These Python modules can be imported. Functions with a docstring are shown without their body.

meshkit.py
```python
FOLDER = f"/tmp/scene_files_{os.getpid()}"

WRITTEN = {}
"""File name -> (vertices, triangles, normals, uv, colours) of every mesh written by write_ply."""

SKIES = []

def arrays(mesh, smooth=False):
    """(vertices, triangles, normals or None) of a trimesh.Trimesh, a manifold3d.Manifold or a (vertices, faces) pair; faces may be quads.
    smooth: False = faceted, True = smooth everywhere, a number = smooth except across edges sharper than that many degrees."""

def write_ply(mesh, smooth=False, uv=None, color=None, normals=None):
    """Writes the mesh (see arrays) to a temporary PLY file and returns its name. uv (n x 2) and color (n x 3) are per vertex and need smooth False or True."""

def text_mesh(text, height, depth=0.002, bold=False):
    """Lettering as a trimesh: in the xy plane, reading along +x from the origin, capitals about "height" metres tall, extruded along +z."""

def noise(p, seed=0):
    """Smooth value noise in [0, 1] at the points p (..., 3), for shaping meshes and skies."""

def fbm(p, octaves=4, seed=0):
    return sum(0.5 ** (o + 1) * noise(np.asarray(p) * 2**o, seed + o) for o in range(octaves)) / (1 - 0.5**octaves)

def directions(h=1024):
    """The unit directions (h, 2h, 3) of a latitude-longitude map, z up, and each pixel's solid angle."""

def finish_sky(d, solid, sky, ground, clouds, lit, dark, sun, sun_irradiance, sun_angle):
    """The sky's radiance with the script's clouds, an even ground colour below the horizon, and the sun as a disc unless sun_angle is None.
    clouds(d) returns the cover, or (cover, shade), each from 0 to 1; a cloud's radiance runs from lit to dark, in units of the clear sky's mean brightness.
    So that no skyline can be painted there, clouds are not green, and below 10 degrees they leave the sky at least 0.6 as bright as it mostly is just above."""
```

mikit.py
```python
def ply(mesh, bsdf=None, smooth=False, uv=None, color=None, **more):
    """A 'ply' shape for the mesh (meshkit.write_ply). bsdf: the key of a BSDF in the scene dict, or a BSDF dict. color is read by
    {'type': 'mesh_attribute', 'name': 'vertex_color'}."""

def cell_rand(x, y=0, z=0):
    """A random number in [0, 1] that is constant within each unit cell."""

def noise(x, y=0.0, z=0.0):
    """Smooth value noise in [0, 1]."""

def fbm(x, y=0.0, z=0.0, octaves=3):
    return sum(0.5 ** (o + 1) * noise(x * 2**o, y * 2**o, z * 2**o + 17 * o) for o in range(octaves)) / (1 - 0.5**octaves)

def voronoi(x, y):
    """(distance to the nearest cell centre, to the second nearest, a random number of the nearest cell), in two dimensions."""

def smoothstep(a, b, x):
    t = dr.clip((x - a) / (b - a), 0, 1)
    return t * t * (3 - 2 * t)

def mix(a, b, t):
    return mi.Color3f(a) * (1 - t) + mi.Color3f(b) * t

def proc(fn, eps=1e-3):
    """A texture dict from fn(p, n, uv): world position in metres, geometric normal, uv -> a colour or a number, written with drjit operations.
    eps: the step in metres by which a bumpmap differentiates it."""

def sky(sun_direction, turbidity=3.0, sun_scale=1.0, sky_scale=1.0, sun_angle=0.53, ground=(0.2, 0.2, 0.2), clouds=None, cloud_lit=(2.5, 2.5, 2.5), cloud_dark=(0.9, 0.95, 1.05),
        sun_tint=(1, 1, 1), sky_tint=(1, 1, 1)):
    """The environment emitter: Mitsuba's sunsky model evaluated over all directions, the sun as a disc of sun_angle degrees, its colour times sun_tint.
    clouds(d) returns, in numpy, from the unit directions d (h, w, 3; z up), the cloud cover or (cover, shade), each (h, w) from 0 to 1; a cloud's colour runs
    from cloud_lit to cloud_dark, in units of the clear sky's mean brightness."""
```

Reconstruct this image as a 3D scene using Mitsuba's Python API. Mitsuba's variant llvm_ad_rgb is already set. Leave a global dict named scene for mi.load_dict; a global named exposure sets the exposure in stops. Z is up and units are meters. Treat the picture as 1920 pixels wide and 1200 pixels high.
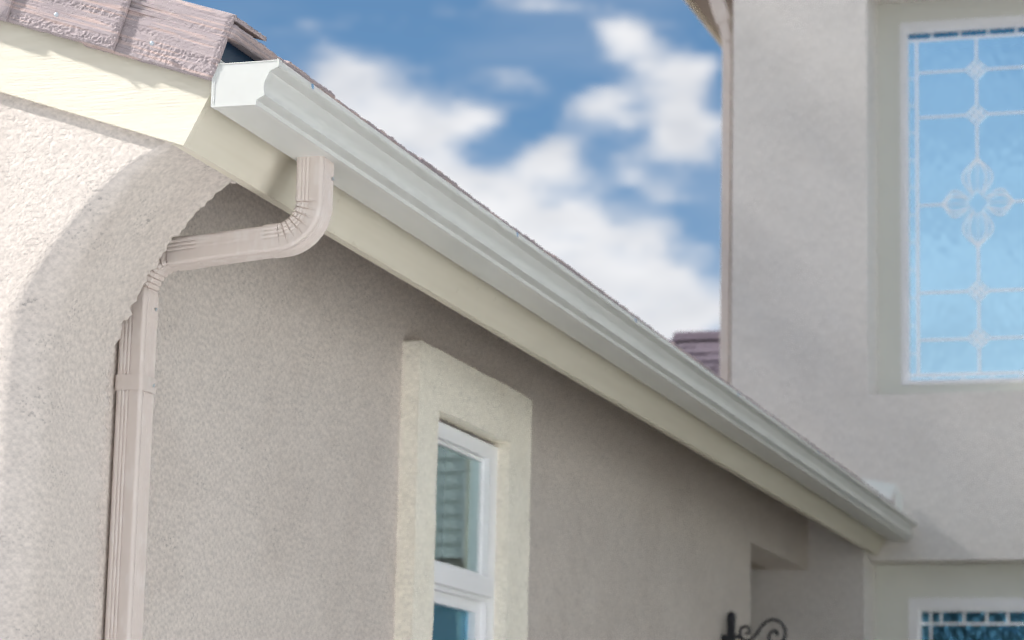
import math
import numpy as np, trimesh, mitsuba as mi, drjit as dr, mikit, meshkit
from mikit import noise, fbm, voronoi, smoothstep, mix, cell_rand
from shapely.geometry import Polygon, LineString, box as sbox
from shapely import affinity

T = mi.ScalarTransform4f
scene, labels = {}, {}

# ------------------------------------------------------------------ camera, sky, exposure
EYE = (0.0, 0.0, 1.6)
FWD = (-0.2911, 0.9394, 0.1813)
UP = (0.0326, -0.1796, 0.9832)
scene['camera'] = {
    'type': 'thinlens', 'fov': 21.73, 'fov_axis': 'x', 'near_clip': 0.05, 'far_clip': 2000.0,
    'aperture_radius': 0.0075, 'focus_distance': 5.25,
    'to_world': T().look_at(origin=list(EYE), target=[EYE[i] + FWD[i] for i in range(3)], up=list(UP)),
}

CLOUD_BLOBS = [  # azimuth, elevation, half widths, strength: broken cumulus over the roof, to the north
    (-0.3475, 0.2581, 0.0236, 0.0179, 1.0),
    (-0.3680, 0.2634, 0.0143, 0.0126, 0.8),
    (-0.3167, 0.2607, 0.0127, 0.0071, 0.9),
    (-0.3301, 0.2403, 0.0113, 0.0126, 0.9),
    (-0.3188, 0.2225, 0.0143, 0.0095, 0.8),
    (-0.2931, 0.2151, 0.0174, 0.0105, 0.95),
    (-0.2746, 0.2193, 0.0123, 0.0126, 1.0),
    (-0.2633, 0.2004, 0.0267, 0.0147, 1.1),
    (-0.2387, 0.1899, 0.0307, 0.0158, 1.2),
    (-0.2880, 0.2434, 0.0103, 0.0067, 0.55),
    (-0.3023, 0.2329, 0.0082, 0.0053, 0.45),
    (-0.2479, 0.2792, 0.0174, 0.0158, 0.95),
    (-0.2705, 0.2645, 0.0113, 0.0088, 0.85),
    (-0.2321, 0.2546, 0.0123, 0.0116, 1.0),
    (-0.2572, 0.2928, 0.0098, 0.0067, 0.8),
    (-0.2613, 0.2540, 0.0092, 0.0053, 0.5),
    (-0.2346, 0.2739, 0.0082, 0.0084, 0.5),
    (-0.3023, 0.2760, 0.0123, 0.0053, 0.3),
    (-0.2818, 0.2361, 0.0103, 0.0063, 0.5),
    (-0.2818, 0.2666, 0.0062, 0.0046, 0.5),
    (-0.2921, 0.3004, 0.0215, 0.0042, 0.7),
    (-0.2397, 0.2308, 0.0164, 0.0059, 0.55),
    (-0.2531, 0.2403, 0.0082, 0.0063, 0.35),
    (-0.3845, 0.2907, 0.0164, 0.0034, 0.28),
    (-0.2264, 0.2781, 0.0062, 0.0042, 0.4),
    (-0.3136, 0.2308, 0.0154, 0.0101, 0.95),
    (-0.3013, 0.2182, 0.0164, 0.0105, 0.9),
    (-0.2900, 0.2445, 0.0154, 0.0080, 0.6),
    (-0.2418, 0.2540, 0.0123, 0.0116, 0.55),
    (-0.3578, 0.2466, 0.0123, 0.0126, 0.6),
    (-0.2510, 0.2151, 0.0123, 0.0084, 0.6),
    (-0.3721, 0.2781, 0.0123, 0.0046, 0.3),
    (-0.2572, 0.2340, 0.0143, 0.0046, 0.35),
]


def clouds(d):
    az, el = np.arctan2(d[..., 0], d[..., 1]), np.arcsin(np.clip(d[..., 2], -1, 1))
    p = d * np.array([1, 1, 1.6])
    w = meshkit.fbm(p * 26.0 + 3.0, 4, seed=5) - 0.5
    w2 = meshkit.fbm(p * 26.0 + 31.0, 4, seed=9) - 0.5
    a2, e2 = az + 0.020 * w, el + 0.017 * w2
    v = np.zeros(az.shape)
    for a, e, ra, re, s in CLOUD_BLOBS:
        v = v + s * np.exp(-(((a2 - a) / ra) ** 2 + ((e2 - e) / re) ** 2))
    # the same broken cumulus goes on all round: clear gaps only ahead and due south
    ahead = np.clip(np.maximum((np.abs(az + 0.26) - 0.30) / 0.25, (el - 0.33) / 0.10), 0, 1)
    south = np.clip(np.maximum((np.abs(np.abs(az) - 3.0) - 0.10) / 0.15, (el - 0.30) / 0.08), 0, 1)
    hazy = np.clip((np.abs(az) - 1.7) / 0.8, 0, 1) * np.clip(1.5 - el * 1.6, 0, 1)
    v = v + np.clip((meshkit.fbm(p * 4.5 + 11.0, 4, seed=2) - 0.40) * 7, 0, 1) * ahead * south
    veil = 0.95 * hazy * np.clip(1.75 - 4.6 * el, 0.22, 1)
    v = np.clip(v, 0, 1.15)
    f = 1.25 * (meshkit.fbm(p * 60.0, 5, seed=3) - 0.5)
    f2 = meshkit.fbm(p * 150.0, 3, seed=13) - 0.5
    t = np.clip((v + 0.85 * f * (v > .02) + 0.35 * f2 * (v > .02) - 0.10) / 1.12, 0, 1)
    cover = t * t * (3 - 2 * t)
    shade = np.clip(0.34 + 1.7 * (meshkit.fbm(p * 40.0 + 7.0, 3, seed=8) - 0.5), 0, 1) * 0.7
    wisp = 0.13 * np.clip((meshkit.fbm(p * np.array([15.0, 15.0, 24.0]) + 19.0, 5, seed=21) - 0.42) * 3.4, 0, 1)
    return np.maximum(np.maximum(cover * 0.95, veil), wisp), shade


SUN = (-0.716, -0.270, 0.643)
scene['sky'] = mikit.sky(SUN, turbidity=3.0, sun_scale=0.51, sky_scale=1.0, sun_angle=2.4, ground=(0.25, 0.24, 0.22), clouds=clouds,
                         cloud_lit=(3.6, 3.6, 3.65), cloud_dark=(2.2, 2.3, 2.5), sky_tint=(0.182, 0.228, 0.250), sun_tint=(0.84, 1.0, 1.34))
exposure = 3.66


# ------------------------------------------------------------------ helpers
def numbered(key):
    if key not in scene:
        return key
    i = 1
    while f"{key}_{i:03d}" in scene:
        i += 1
    return f"{key}_{i:03d}"


def put(key, mesh, bsdf, smooth=False, kind=None, label=None, **more):
    key = numbered(key)
    scene[key] = mikit.ply(mesh, bsdf, smooth=smooth, **more)
    if kind or label:
        labels[key] = {}
        if label:
            labels[key]['label'] = label
        if kind:
            labels[key]['kind'] = kind
    return key


def put_copy(key, shape, to_world):
    key = numbered(key)
    scene[key] = {**shape, 'to_world': to_world}
    return key


def box(x0, x1, y0, y1, z0, z1):
    m = trimesh.creation.box(extents=[x1 - x0, y1 - y0, z1 - z0])
    m.apply_translation([(x0 + x1) / 2, (y0 + y1) / 2, (z0 + z1) / 2])
    return m


def cat(*ms):
    return trimesh.util.concatenate(list(ms))


def rbox(x0, x1, y0, y1, z0, z1, b=0.004):
    """box with chamfered edges (convex hull of three shrunk boxes)"""
    pts = []
    for k in range(3):
        e = [b, b, b]
        e[k] = 0
        m = box(x0 + e[0], x1 - e[0], y0 + e[1], y1 - e[1], z0 + e[2], z1 - e[2])
        pts.append(m.vertices)
    return trimesh.convex.convex_hull(np.vstack(pts))


def prism_y(poly, y0, y1):
    """polygon in (x, z) extruded along y"""
    m = trimesh.creation.extrude_polygon(poly, y1 - y0, engine='earcut')
    v = m.vertices
    return trimesh.Trimesh(np.stack([v[:, 0], v[:, 2] + y0, v[:, 1]], 1), m.faces[:, ::-1], process=False)


def prism_x(poly, x0, x1):
    """polygon in (y, z) extruded along x"""
    m = trimesh.creation.extrude_polygon(poly, x1 - x0, engine='earcut')
    v = m.vertices
    return trimesh.Trimesh(np.stack([v[:, 2] + x0, v[:, 0], v[:, 1]], 1), m.faces, process=False)


def grid_mesh(V):
    """V (n, m, 3) -> mesh"""
    n, m = V.shape[:2]
    i, j = np.meshgrid(np.arange(n - 1), np.arange(m - 1), indexing='ij')
    a = (i * m + j).ravel()
    q = np.stack([a, a + 1, a + m + 1, a + m], 1)
    return trimesh.Trimesh(V.reshape(-1, 3), np.vstack([q[:, [0, 1, 2]], q[:, [0, 2, 3]]]), process=False)


def tube(pts, r, sides=8, flat=None):
    p = np.asarray(pts, float)
    t = np.gradient(p, axis=0)
    t /= np.linalg.norm(t, axis=1, keepdims=True) + 1e-12
    ref = np.array([0, 1.0, 0]) if abs(t[:, 1]).max() < 0.9 else np.array([0, 0, 1.0])
    a = np.cross(t, ref)
    a /= np.linalg.norm(a, axis=1, keepdims=True) + 1e-12
    b = np.cross(t, a)
    ang = np.arange(sides) * 2 * math.pi / sides
    rr = np.broadcast_to(r, (len(p),))[:, None, None]
    fl = 1.0 if flat is None else flat
    V = p[:, None] + rr * (np.cos(ang)[None, :, None] * a[:, None] + fl * np.sin(ang)[None, :, None] * b[:, None])
    n = len(p)
    V = np.concatenate([V, V[:, :1]], 1)
    m = grid_mesh(V)
    c0, c1 = len(m.vertices), len(m.vertices) + 1
    vs = np.vstack([m.vertices, p[:1], p[-1:]])
    k = np.arange(sides)
    w = sides + 1
    caps = np.vstack([np.stack([k * 0 + c0, k + 1, k], 1), np.stack([k * 0 + c1, (n - 1) * w + k, (n - 1) * w + k + 1], 1)])
    mm = trimesh.Trimesh(vs, np.vstack([m.faces, caps]), process=True)
    mm.fix_normals()
    return mm


def spline(pts, n):
    from scipy.interpolate import CubicSpline
    p = np.asarray(pts, float)
    s = np.r_[0, np.cumsum(np.linalg.norm(np.diff(p, axis=0), axis=1))]
    return CubicSpline(s, p)(np.linspace(0, s[-1], n))


def disc(center, normal, r, h=0.002, sides=16):
    m = trimesh.creation.cylinder(radius=r, height=h, sections=sides)
    top = trimesh.creation.icosphere(subdivisions=1, radius=r * 0.8)
    top.apply_scale([1, 1, 0.3])
    top.apply_translation([0, 0, h / 2])
    m = cat(m, top)
    m.apply_transform(trimesh.geometry.align_vectors([0, 0, 1], normal))
    m.apply_translation(center)
    return m


def fbn(p, f, o=3, seed=0):
    return meshkit.fbm(np.asarray(p) * f, o, seed) - 0.5


# ------------------------------------------------------------------ materials
def rough(color, roughness=0.85, spec=0.25, bump=None, scale=0.0, eps=1e-3, coat=0.0):
    b = {'type': 'principled', 'base_color': color if isinstance(color, dict) else {'type': 'rgb', 'value': list(color)}, 'roughness': roughness, 'specular': spec}
    if coat:
        b['clearcoat'] = coat
        b['clearcoat_gloss'] = 0.8
    if bump is not None:
        b = {'type': 'bumpmap', 'arbitrary': mikit.proc(bump, eps), 'scale': scale, 'nested': b}
    return {'type': 'twosided', 'bsdf': b}


def stucco_height(p, n, uv):
    a = fbm(p.x * 360.0, p.y * 360.0, p.z * 360.0, 3)
    b = fbm(p.x * 70.0 + 9.0, p.y * 70.0, p.z * 70.0, 2)
    pit = smoothstep(0.52, 0.70, noise(p.x * 150.0 + 40.0, p.y * 150.0, p.z * 150.0))
    return 1.1 * a + 0.7 * b - 0.7 * pit


def stucco_color(base, dirt, amount):
    def fn(p, n, uv):
        big = fbm(p.x * 2.3, p.y * 2.3, p.z * 1.3, 3)
        med = fbm(p.x * 11.0, p.y * 11.0 + 3.0, p.z * 8.0, 3)
        fine = fbm(p.x * 120.0, p.y * 120.0, p.z * 120.0, 3)
        fleck = smoothstep(0.62, 0.80, noise(p.x * 170.0 + 7.0, p.y * 170.0, p.z * 170.0)) * smoothstep(0.45, 0.8, fbm(p.x * 14.0, p.y * 14.0, p.z * 14.0, 2))
        t = dr.clip(smoothstep(0.42, 0.78, 0.55 * big + 0.45 * med) * amount, 0, 1)
        c = mix(base, dirt, t)
        k = 0.76 + 0.48 * fine - 0.22 * fleck
        return mi.Color3f(c.x * k, c.y * k, c.z * k)
    return fn


STUCCO = (0.61, 0.552, 0.502)
CREAM = (0.69, 0.648, 0.545)
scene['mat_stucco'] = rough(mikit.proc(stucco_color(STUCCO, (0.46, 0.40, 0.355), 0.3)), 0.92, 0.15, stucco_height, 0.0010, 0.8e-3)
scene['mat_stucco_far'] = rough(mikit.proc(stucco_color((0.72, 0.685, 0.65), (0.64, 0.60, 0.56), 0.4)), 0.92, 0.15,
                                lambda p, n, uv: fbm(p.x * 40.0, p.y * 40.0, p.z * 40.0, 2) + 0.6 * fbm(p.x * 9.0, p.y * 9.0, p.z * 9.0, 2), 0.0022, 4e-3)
scene['mat_trim_stucco'] = rough(mikit.proc(stucco_color((0.88, 0.835, 0.725), (0.73, 0.655, 0.53), 0.3)), 0.9, 0.2,
                                 lambda p, n, uv: fbm(p.x * 120.0, p.y * 120.0, p.z * 120.0, 3) + 0.7 * fbm(p.x * 30.0, p.y * 30.0, p.z * 30.0, 2), 0.0022, 1.5e-3)


def fascia_color(p, n, uv):
    g = fbm(p.x * 6.0, p.y * 3.0, p.z * 60.0, 3)
    big = fbm(p.x * 3.0 + 5.0, p.y * 1.7, p.z * 5.0, 2)
    c = mix(CREAM, (0.58, 0.53, 0.42), dr.clip(0.5 * g + 0.4 * big - 0.15, 0, 1))
    spot = smoothstep(0.90, 0.95, noise(p.x * 31.0, p.y * 31.0, p.z * 31.0)) * 0.18
    return mix(c, (0.42, 0.36, 0.25), spot)


def fascia_height(p, n, uv):
    g = fbm(p.x * 25.0 + p.z * 60.0, p.y * 30.0 + p.z * 90.0, p.z * 260.0, 3)
    brush = noise((p.y + p.z) * 420.0, (p.y - p.z) * 60.0, p.x * 200.0)
    return g + 0.35 * brush


scene['mat_fascia'] = rough(mikit.proc(fascia_color), 0.55, 0.35, fascia_height, 0.0011, 1e-3)


def gutter_color(p, n, uv):
    g = fbm(p.x * 9.0, p.y * 2.5, p.z * 14.0, 3)
    d = smoothstep(0.55, 0.85, fbm(p.x * 30.0, p.y * 5.0, p.z * 30.0, 3))
    c = mix((0.585, 0.59, 0.56), (0.535, 0.54, 0.51), g)
    return mix(c, (0.52, 0.50, 0.44), d * 0.16)


scene['mat_gutter'] = rough(mikit.proc(gutter_color), 0.30, 0.5,
                            lambda p, n, uv: fbm(p.x * 22.0, p.y * 7.0, p.z * 22.0, 2) + 0.03 * noise(p.x * 500.0, p.y * 500.0, p.z * 500.0), 0.0005, 2e-3, coat=0.35)


def pipe_color(p, n, uv):
    g = fbm(p.x * 24.0, p.y * 24.0, p.z * 7.0, 3)
    d = smoothstep(0.5, 0.8, fbm(p.x * 60.0 + 4.0, p.y * 60.0, p.z * 22.0, 3))
    c = mix((0.645, 0.57, 0.52), (0.595, 0.52, 0.47), g)
    return mix(c, (0.72, 0.68, 0.645), d * 0.3)


scene['mat_downspout'] = rough(mikit.proc(pipe_color), 0.42, 0.4)


def tile_color(p, n, uv):
    g = fbm(p.x * 25.0, p.y * 25.0, p.z * 25.0, 3)
    f = noise(p.x * 420.0, p.y * 420.0, p.z * 420.0)
    s = noise(p.x * 12.0, p.y * 12.0, (p.z + 0.328 * p.x) * 170.0)
    c = mix((0.395, 0.335, 0.335), (0.31, 0.265, 0.275), g)
    c = mix(c, (0.54, 0.40, 0.35), smoothstep(0.55, 0.80, s) * 0.55)
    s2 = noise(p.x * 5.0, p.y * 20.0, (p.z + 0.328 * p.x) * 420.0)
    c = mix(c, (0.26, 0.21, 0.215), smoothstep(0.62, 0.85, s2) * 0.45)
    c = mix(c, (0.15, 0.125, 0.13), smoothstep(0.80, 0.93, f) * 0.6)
    return mix(c, (0.62, 0.57, 0.55), smoothstep(0.16, 0.05, f) * 0.5)


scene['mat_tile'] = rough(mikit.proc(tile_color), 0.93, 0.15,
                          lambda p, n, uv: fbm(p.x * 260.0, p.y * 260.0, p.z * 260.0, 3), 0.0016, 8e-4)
scene['mat_tile_far'] = rough(mikit.proc(lambda p, n, uv: mix((0.19, 0.155, 0.185), (0.14, 0.12, 0.15), fbm(p.x * 9.0, p.y * 9.0, p.z * 9.0, 3))), 0.93, 0.15)
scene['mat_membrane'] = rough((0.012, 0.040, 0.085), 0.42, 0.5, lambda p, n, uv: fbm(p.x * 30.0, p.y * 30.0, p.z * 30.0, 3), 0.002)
scene['mat_steel'] = {'type': 'twosided', 'bsdf': {'type': 'principled', 'base_color': {'type': 'rgb', 'value': [0.55, 0.60, 0.64]}, 'metallic': 0.8, 'roughness': 0.35}}
scene['mat_blue_screw'] = rough((0.16, 0.30, 0.48), 0.35, 0.5)
scene['mat_vinyl'] = rough((0.90, 0.90, 0.91), 0.35, 0.45)
scene['mat_flashing'] = rough((0.78, 0.82, 0.80), 0.4, 0.5)
scene['mat_iron'] = rough((0.012, 0.014, 0.02), 0.45, 0.5)
scene['mat_soffit'] = rough((0.34, 0.29, 0.25), 0.85, 0.2)
scene['mat_dark_wood'] = rough((0.22, 0.17, 0.14), 0.85, 0.2)
scene['mat_room'] = rough((0.45, 0.44, 0.42), 0.9, 0.1)
scene['mat_curtain'] = rough((0.10, 0.12, 0.12), 0.9, 0.1)
scene['mat_screen'] = rough((0.05, 0.13, 0.17), 0.9, 0.1)
scene['mat_casing_far'] = rough((0.76, 0.765, 0.70), 0.85, 0.2)
scene['mat_siding'] = rough((0.80, 0.83, 0.80), 0.75, 0.25)
scene['mat_came'] = {'type': 'twosided', 'bsdf': {'type': 'principled', 'base_color': {'type': 'rgb', 'value': [0.98, 0.98, 0.98]}, 'metallic': 0.85, 'roughness': 0.35}}
scene['mat_glass'] = {'type': 'thindielectric', 'int_ior': 2.7, 'ext_ior': 1.0,
                      'specular_reflectance': {'type': 'rgb', 'value': [0.80, 0.98, 0.97]}, 'specular_transmittance': {'type': 'rgb', 'value': [0.75, 0.9, 0.9]}}
scene['mat_leaded_glass'] = {'type': 'bumpmap', 'arbitrary': mikit.proc(lambda p, n, uv: fbm(p.x * 34.0, p.y * 5.0, p.z * 13.0, 2), 2e-3), 'scale': 0.0005,
                             'nested': {'type': 'thindielectric', 'int_ior': 45.0, 'ext_ior': 1.0, 'specular_reflectance': {'type': 'rgb', 'value': [0.50, 0.80, 1.0]}}}
scene['mat_white_wall'] = rough((0.72, 0.735, 0.75), 0.9, 0.15)
scene['mat_bark'] = rough((0.16, 0.12, 0.09), 0.95, 0.1)
scene['mat_leaf'] = {'type': 'principledthin', 'base_color': {'type': 'rgb', 'value': [0.07, 0.11, 0.04]}, 'roughness': 0.5, 'diff_trans': 0.6}
scene['mat_ground'] = rough(mikit.proc(lambda p, n, uv: mix((0.10, 0.10, 0.07), (0.16, 0.15, 0.11), fbm(p.x * 1.5, p.y * 1.5, 0.0, 3))), 0.95, 0.1)
scene['mat_bounce_slab'] = rough(mikit.proc(lambda p, n, uv: mix((0.43, 0.44, 0.45), (0.49, 0.50, 0.51), fbm(p.x * 1.5, p.y * 1.5, 0.0, 3))), 0.9, 0.2)

# ------------------------------------------------------------------ ground
g = trimesh.Trimesh([[-900, -900, 0], [900, -900, 0], [900, 900, 0], [-900, 900, 0]], [[0, 1, 2], [0, 2, 3]], process=False)
put('ground', g, 'mat_ground', kind='structure')
labels['ground'].update(label='dark mulch and lawn around the house', category='ground')
put('added_driveway', box(-14.0, 30.0, -30.0, 6.0, 0.004, 0.05), 'mat_bounce_slab', kind='structure')  # unseen pale slab, added to bounce sunlight onto the shaded walls
labels['added_driveway'].update(label='unseen pale concrete slab added in front of the house to bounce light', category='added_driveway')

# ------------------------------------------------------------------ house wing (single storey, at left)
W = 'house_wing'
labels[W] = {'label': 'single-storey stucco wing at left with tiled roof edge, cream fascia and narrow window', 'category': 'house wing'}
SL = 0.328                       # roof slope
WX = -2.625                      # side wall face

# --- gable wall with the curved corbel that carries the eave corner
outline = [(-2.613, 0.0), (-2.613, 1.7), (-2.613, 2.35), (-2.612, 2.43), (-2.608, 2.52), (-2.601, 2.58), (-2.583, 2.65), (-2.550, 2.72),
           (-2.503, 2.80), (-2.440, 2.88), (-2.372, 2.946), (-2.322, 2.974), (-2.284, 2.990)]
from scipy.interpolate import PchipInterpolator
from scipy.spatial import Delaunay
o = np.array(outline)
zs = np.r_[np.linspace(0, 1.7, 12)[:-1], np.arange(1.7, 2.55, 0.005)]
xs = PchipInterpolator(o[:, 1], o[:, 0])(zs)
cur = spline([p for p in outline if p[1] > 2.5], 110)
path = np.vstack([np.stack([xs, zs], 1), cur[np.searchsorted(cur[:, 1], 2.553):]])
tan = np.gradient(path, axis=0)
tan /= np.linalg.norm(tan, axis=1, keepdims=True)
nrm = np.stack([tan[:, 1], -tan[:, 0]], 1)           # outward normal: +x, turning downward along the curve
nr = len(path)
radv = np.interp(path[:, 1], [2.60, 2.90, 2.98], [0.09, 0.034, 0.008])
YB, YF = 5.385, 5.030
cols = []
def col(off, y):
    cols.append(np.stack([path[:, 0] - off * nrm[:, 0], np.zeros(nr) + y, path[:, 1] - off * nrm[:, 1]], 1))
for a in np.radians([10, 35, 60, 90]):
    col(0.010 * (1 - math.sin(a)), YB - 0.010 * (1 - math.cos(a)))
for t in np.linspace(0, 1, 72):
    col(0, (YB - 0.014) * (1 - t) + (YF + radv + 0.001) * t)
for a in np.radians(np.linspace(0, 90, 9)):
    col(radv * (1 - math.cos(a)), YF + radv * (1 - math.sin(a)))
strip = grid_mesh(np.stack(cols, 1))
edge_ = cols[-1][:, [0, 2]]
front = Polygon(list(map(tuple, edge_)) + [(-2.32, 3.05), (-2.9, 3.245), (-6.9, 4.55), (-6.9, 0.0)])
gx, gz = np.meshgrid(np.arange(-2.95, -2.25, 0.0062), np.arange(1.7, 3.27, 0.0062))
rj = np.random.default_rng(1)
ip = np.stack([gx.ravel(), gz.ravel()], 1) + rj.uniform(-.0012, .0012, (gx.size, 2))
import shapely
ip = ip[shapely.contains_xy(front.buffer(-0.0045), ip[:, 0], ip[:, 1])]
cgx, cgz = np.meshgrid(np.linspace(-6.8, -3.0, 30), np.linspace(0, 4.5, 30))
cp = np.stack([cgx.ravel(), cgz.ravel()], 1)
lowp = np.stack([np.repeat(np.linspace(-2.95, -2.68, 6), 12), np.tile(np.linspace(0, 1.68, 12), 6)], 1)
cp = np.vstack([cp, lowp])
cp = cp[shapely.contains_xy(front.buffer(-0.02), cp[:, 0], cp[:, 1])]
rest = np.array(list(front.exterior.coords)[len(edge_):-1])
allp = np.vstack([edge_, rest, ip, cp])
tri = Delaunay(allp).simplices
cen = allp[tri].mean(1)
tri = tri[shapely.contains_xy(front, cen[:, 0], cen[:, 1])]
fm = trimesh.Trimesh(np.stack([allp[:, 0], np.full(len(allp), YF), allp[:, 1]], 1), tri, process=False)
flip = fm.face_normals[:, 1] > 0
fm.faces[flip] = fm.faces[flip][:, ::-1]
if strip.face_normals[len(strip.faces) // 4, 0] < 0:
    strip.faces = strip.faces[:, ::-1]
gm = trimesh.util.concatenate([strip, fm])
gm.merge_vertices(digits_vertex=6)
P, vn = np.array(gm.vertices), np.array(gm.vertex_normals)
near = np.clip((P[:, 2] - 1.72) / 0.1, 0, 1) * np.clip((P[:, 0] + 2.94) / 0.05, 0, 1)
amp = 0.0012 * fbn(P, 14, 3, 1) + 0.0004 * fbn(P, 150, 3, 4)
back = np.clip((P[:, 1] - (YB - 0.05)) / 0.05, 0, 1)
amp = amp + back * (0.026 * fbn(P, 38, 3, 7) + .018 * fbn(P, 95, 2, 8))
# the plaster is torn and crumbly where it meets the board
topj = np.clip((P[:, 2] - (2.985 - SL * (P[:, 0] + 2.2862) - 0.055)) / 0.03, 0, 1) * (P[:, 1] < 5.05)
amp = amp + topj * (0.010 * np.clip(fbn(P, 30, 3, 31), 0, 1) + 0.007 * fbn(P, 85, 3, 33))
P2 = P + vn * (amp * near)[:, None]
P2[:, 1] += near * back * 0.022 * fbn(P * [1, .2, 1], 40, 3, 21)
put(W + '__gable_wall', trimesh.Trimesh(P2, gm.faces, process=False), 'mat_stucco', smooth=True, label='sunlit stucco gable wall with a curved corbel under the eave corner')
bk = Polygon([tuple(p - 0.012 * n_) for p, n_ in zip(path, nrm)] + [(-2.30, 3.05), (-2.61, 3.05), (-2.61, 3.0), (-2.66, 3.0), (-2.66, 0.0)]).buffer(0)
put(W + '__gable_return', prism_y(bk, 5.352, 5.360), 'mat_stucco')

# --- side wall with window opening, lintel over the entry recess, end wall
WY0, WY1, WZ1 = 7.585, 8.305, 2.80
wallm = cat(box(WX - 0.2, WX, 5.30, WY0, 0, 3.27), box(WX - 0.2, WX, WY0, WY1, 0, 1.25), box(WX - 0.2, WX, WY0, WY1, WZ1, 3.27), box(WX - 0.2, WX, WY1, 12.36, 0, 3.27),
            box(WX - 0.2, WX, 12.36, 13.80, 2.878, 3.27))
put(W + '__side_wall', wallm, 'mat_stucco', label='shaded stucco side wall under the eave')
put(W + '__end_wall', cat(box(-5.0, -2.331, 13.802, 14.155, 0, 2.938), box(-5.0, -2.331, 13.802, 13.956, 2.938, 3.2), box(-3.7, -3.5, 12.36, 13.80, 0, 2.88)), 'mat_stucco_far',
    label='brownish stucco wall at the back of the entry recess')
put(W + '__porch_ceiling', box(-3.7, WX - 0.2, 12.36, 13.80, 2.881, 2.92), 'mat_soffit')

# --- barge board and fascia
bx, bz = -2.2862, 2.9658
tx, tz = -2.2141, 3.105
barge = Polygon([(bx, bz), (tx, tz), (tx - 0.012, tz + 0.035), (-6.5, 3.12 + SL * (6.5 - 2.2862) + 0.045), (-6.5, bz + SL * (6.5 - 2.2862))])
bm = prism_y(barge, 5.012, 5.034)
put(W + '__barge_board', bm, 'mat_fascia', label='sunlit cream barge board under the edge tiles')
fas = Polygon([(bx, bz), (tx, tz), (tx - 0.04, tz + 0.01), (bx - 0.040, bz + 0.010)])
put(W + '__fascia', prism_y(fas, 5.0345, 13.957), 'mat_fascia', label='long shaded cream fascia board behind the gutter')
drip = Polygon([(-2.2165, 3.10), (-2.2145, 3.10), (-2.2125, 3.150), (-2.2145, 3.150)])
put(W + '__drip_edge', prism_y(drip, 5.0, 13.93), 'mat_gutter')
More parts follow.
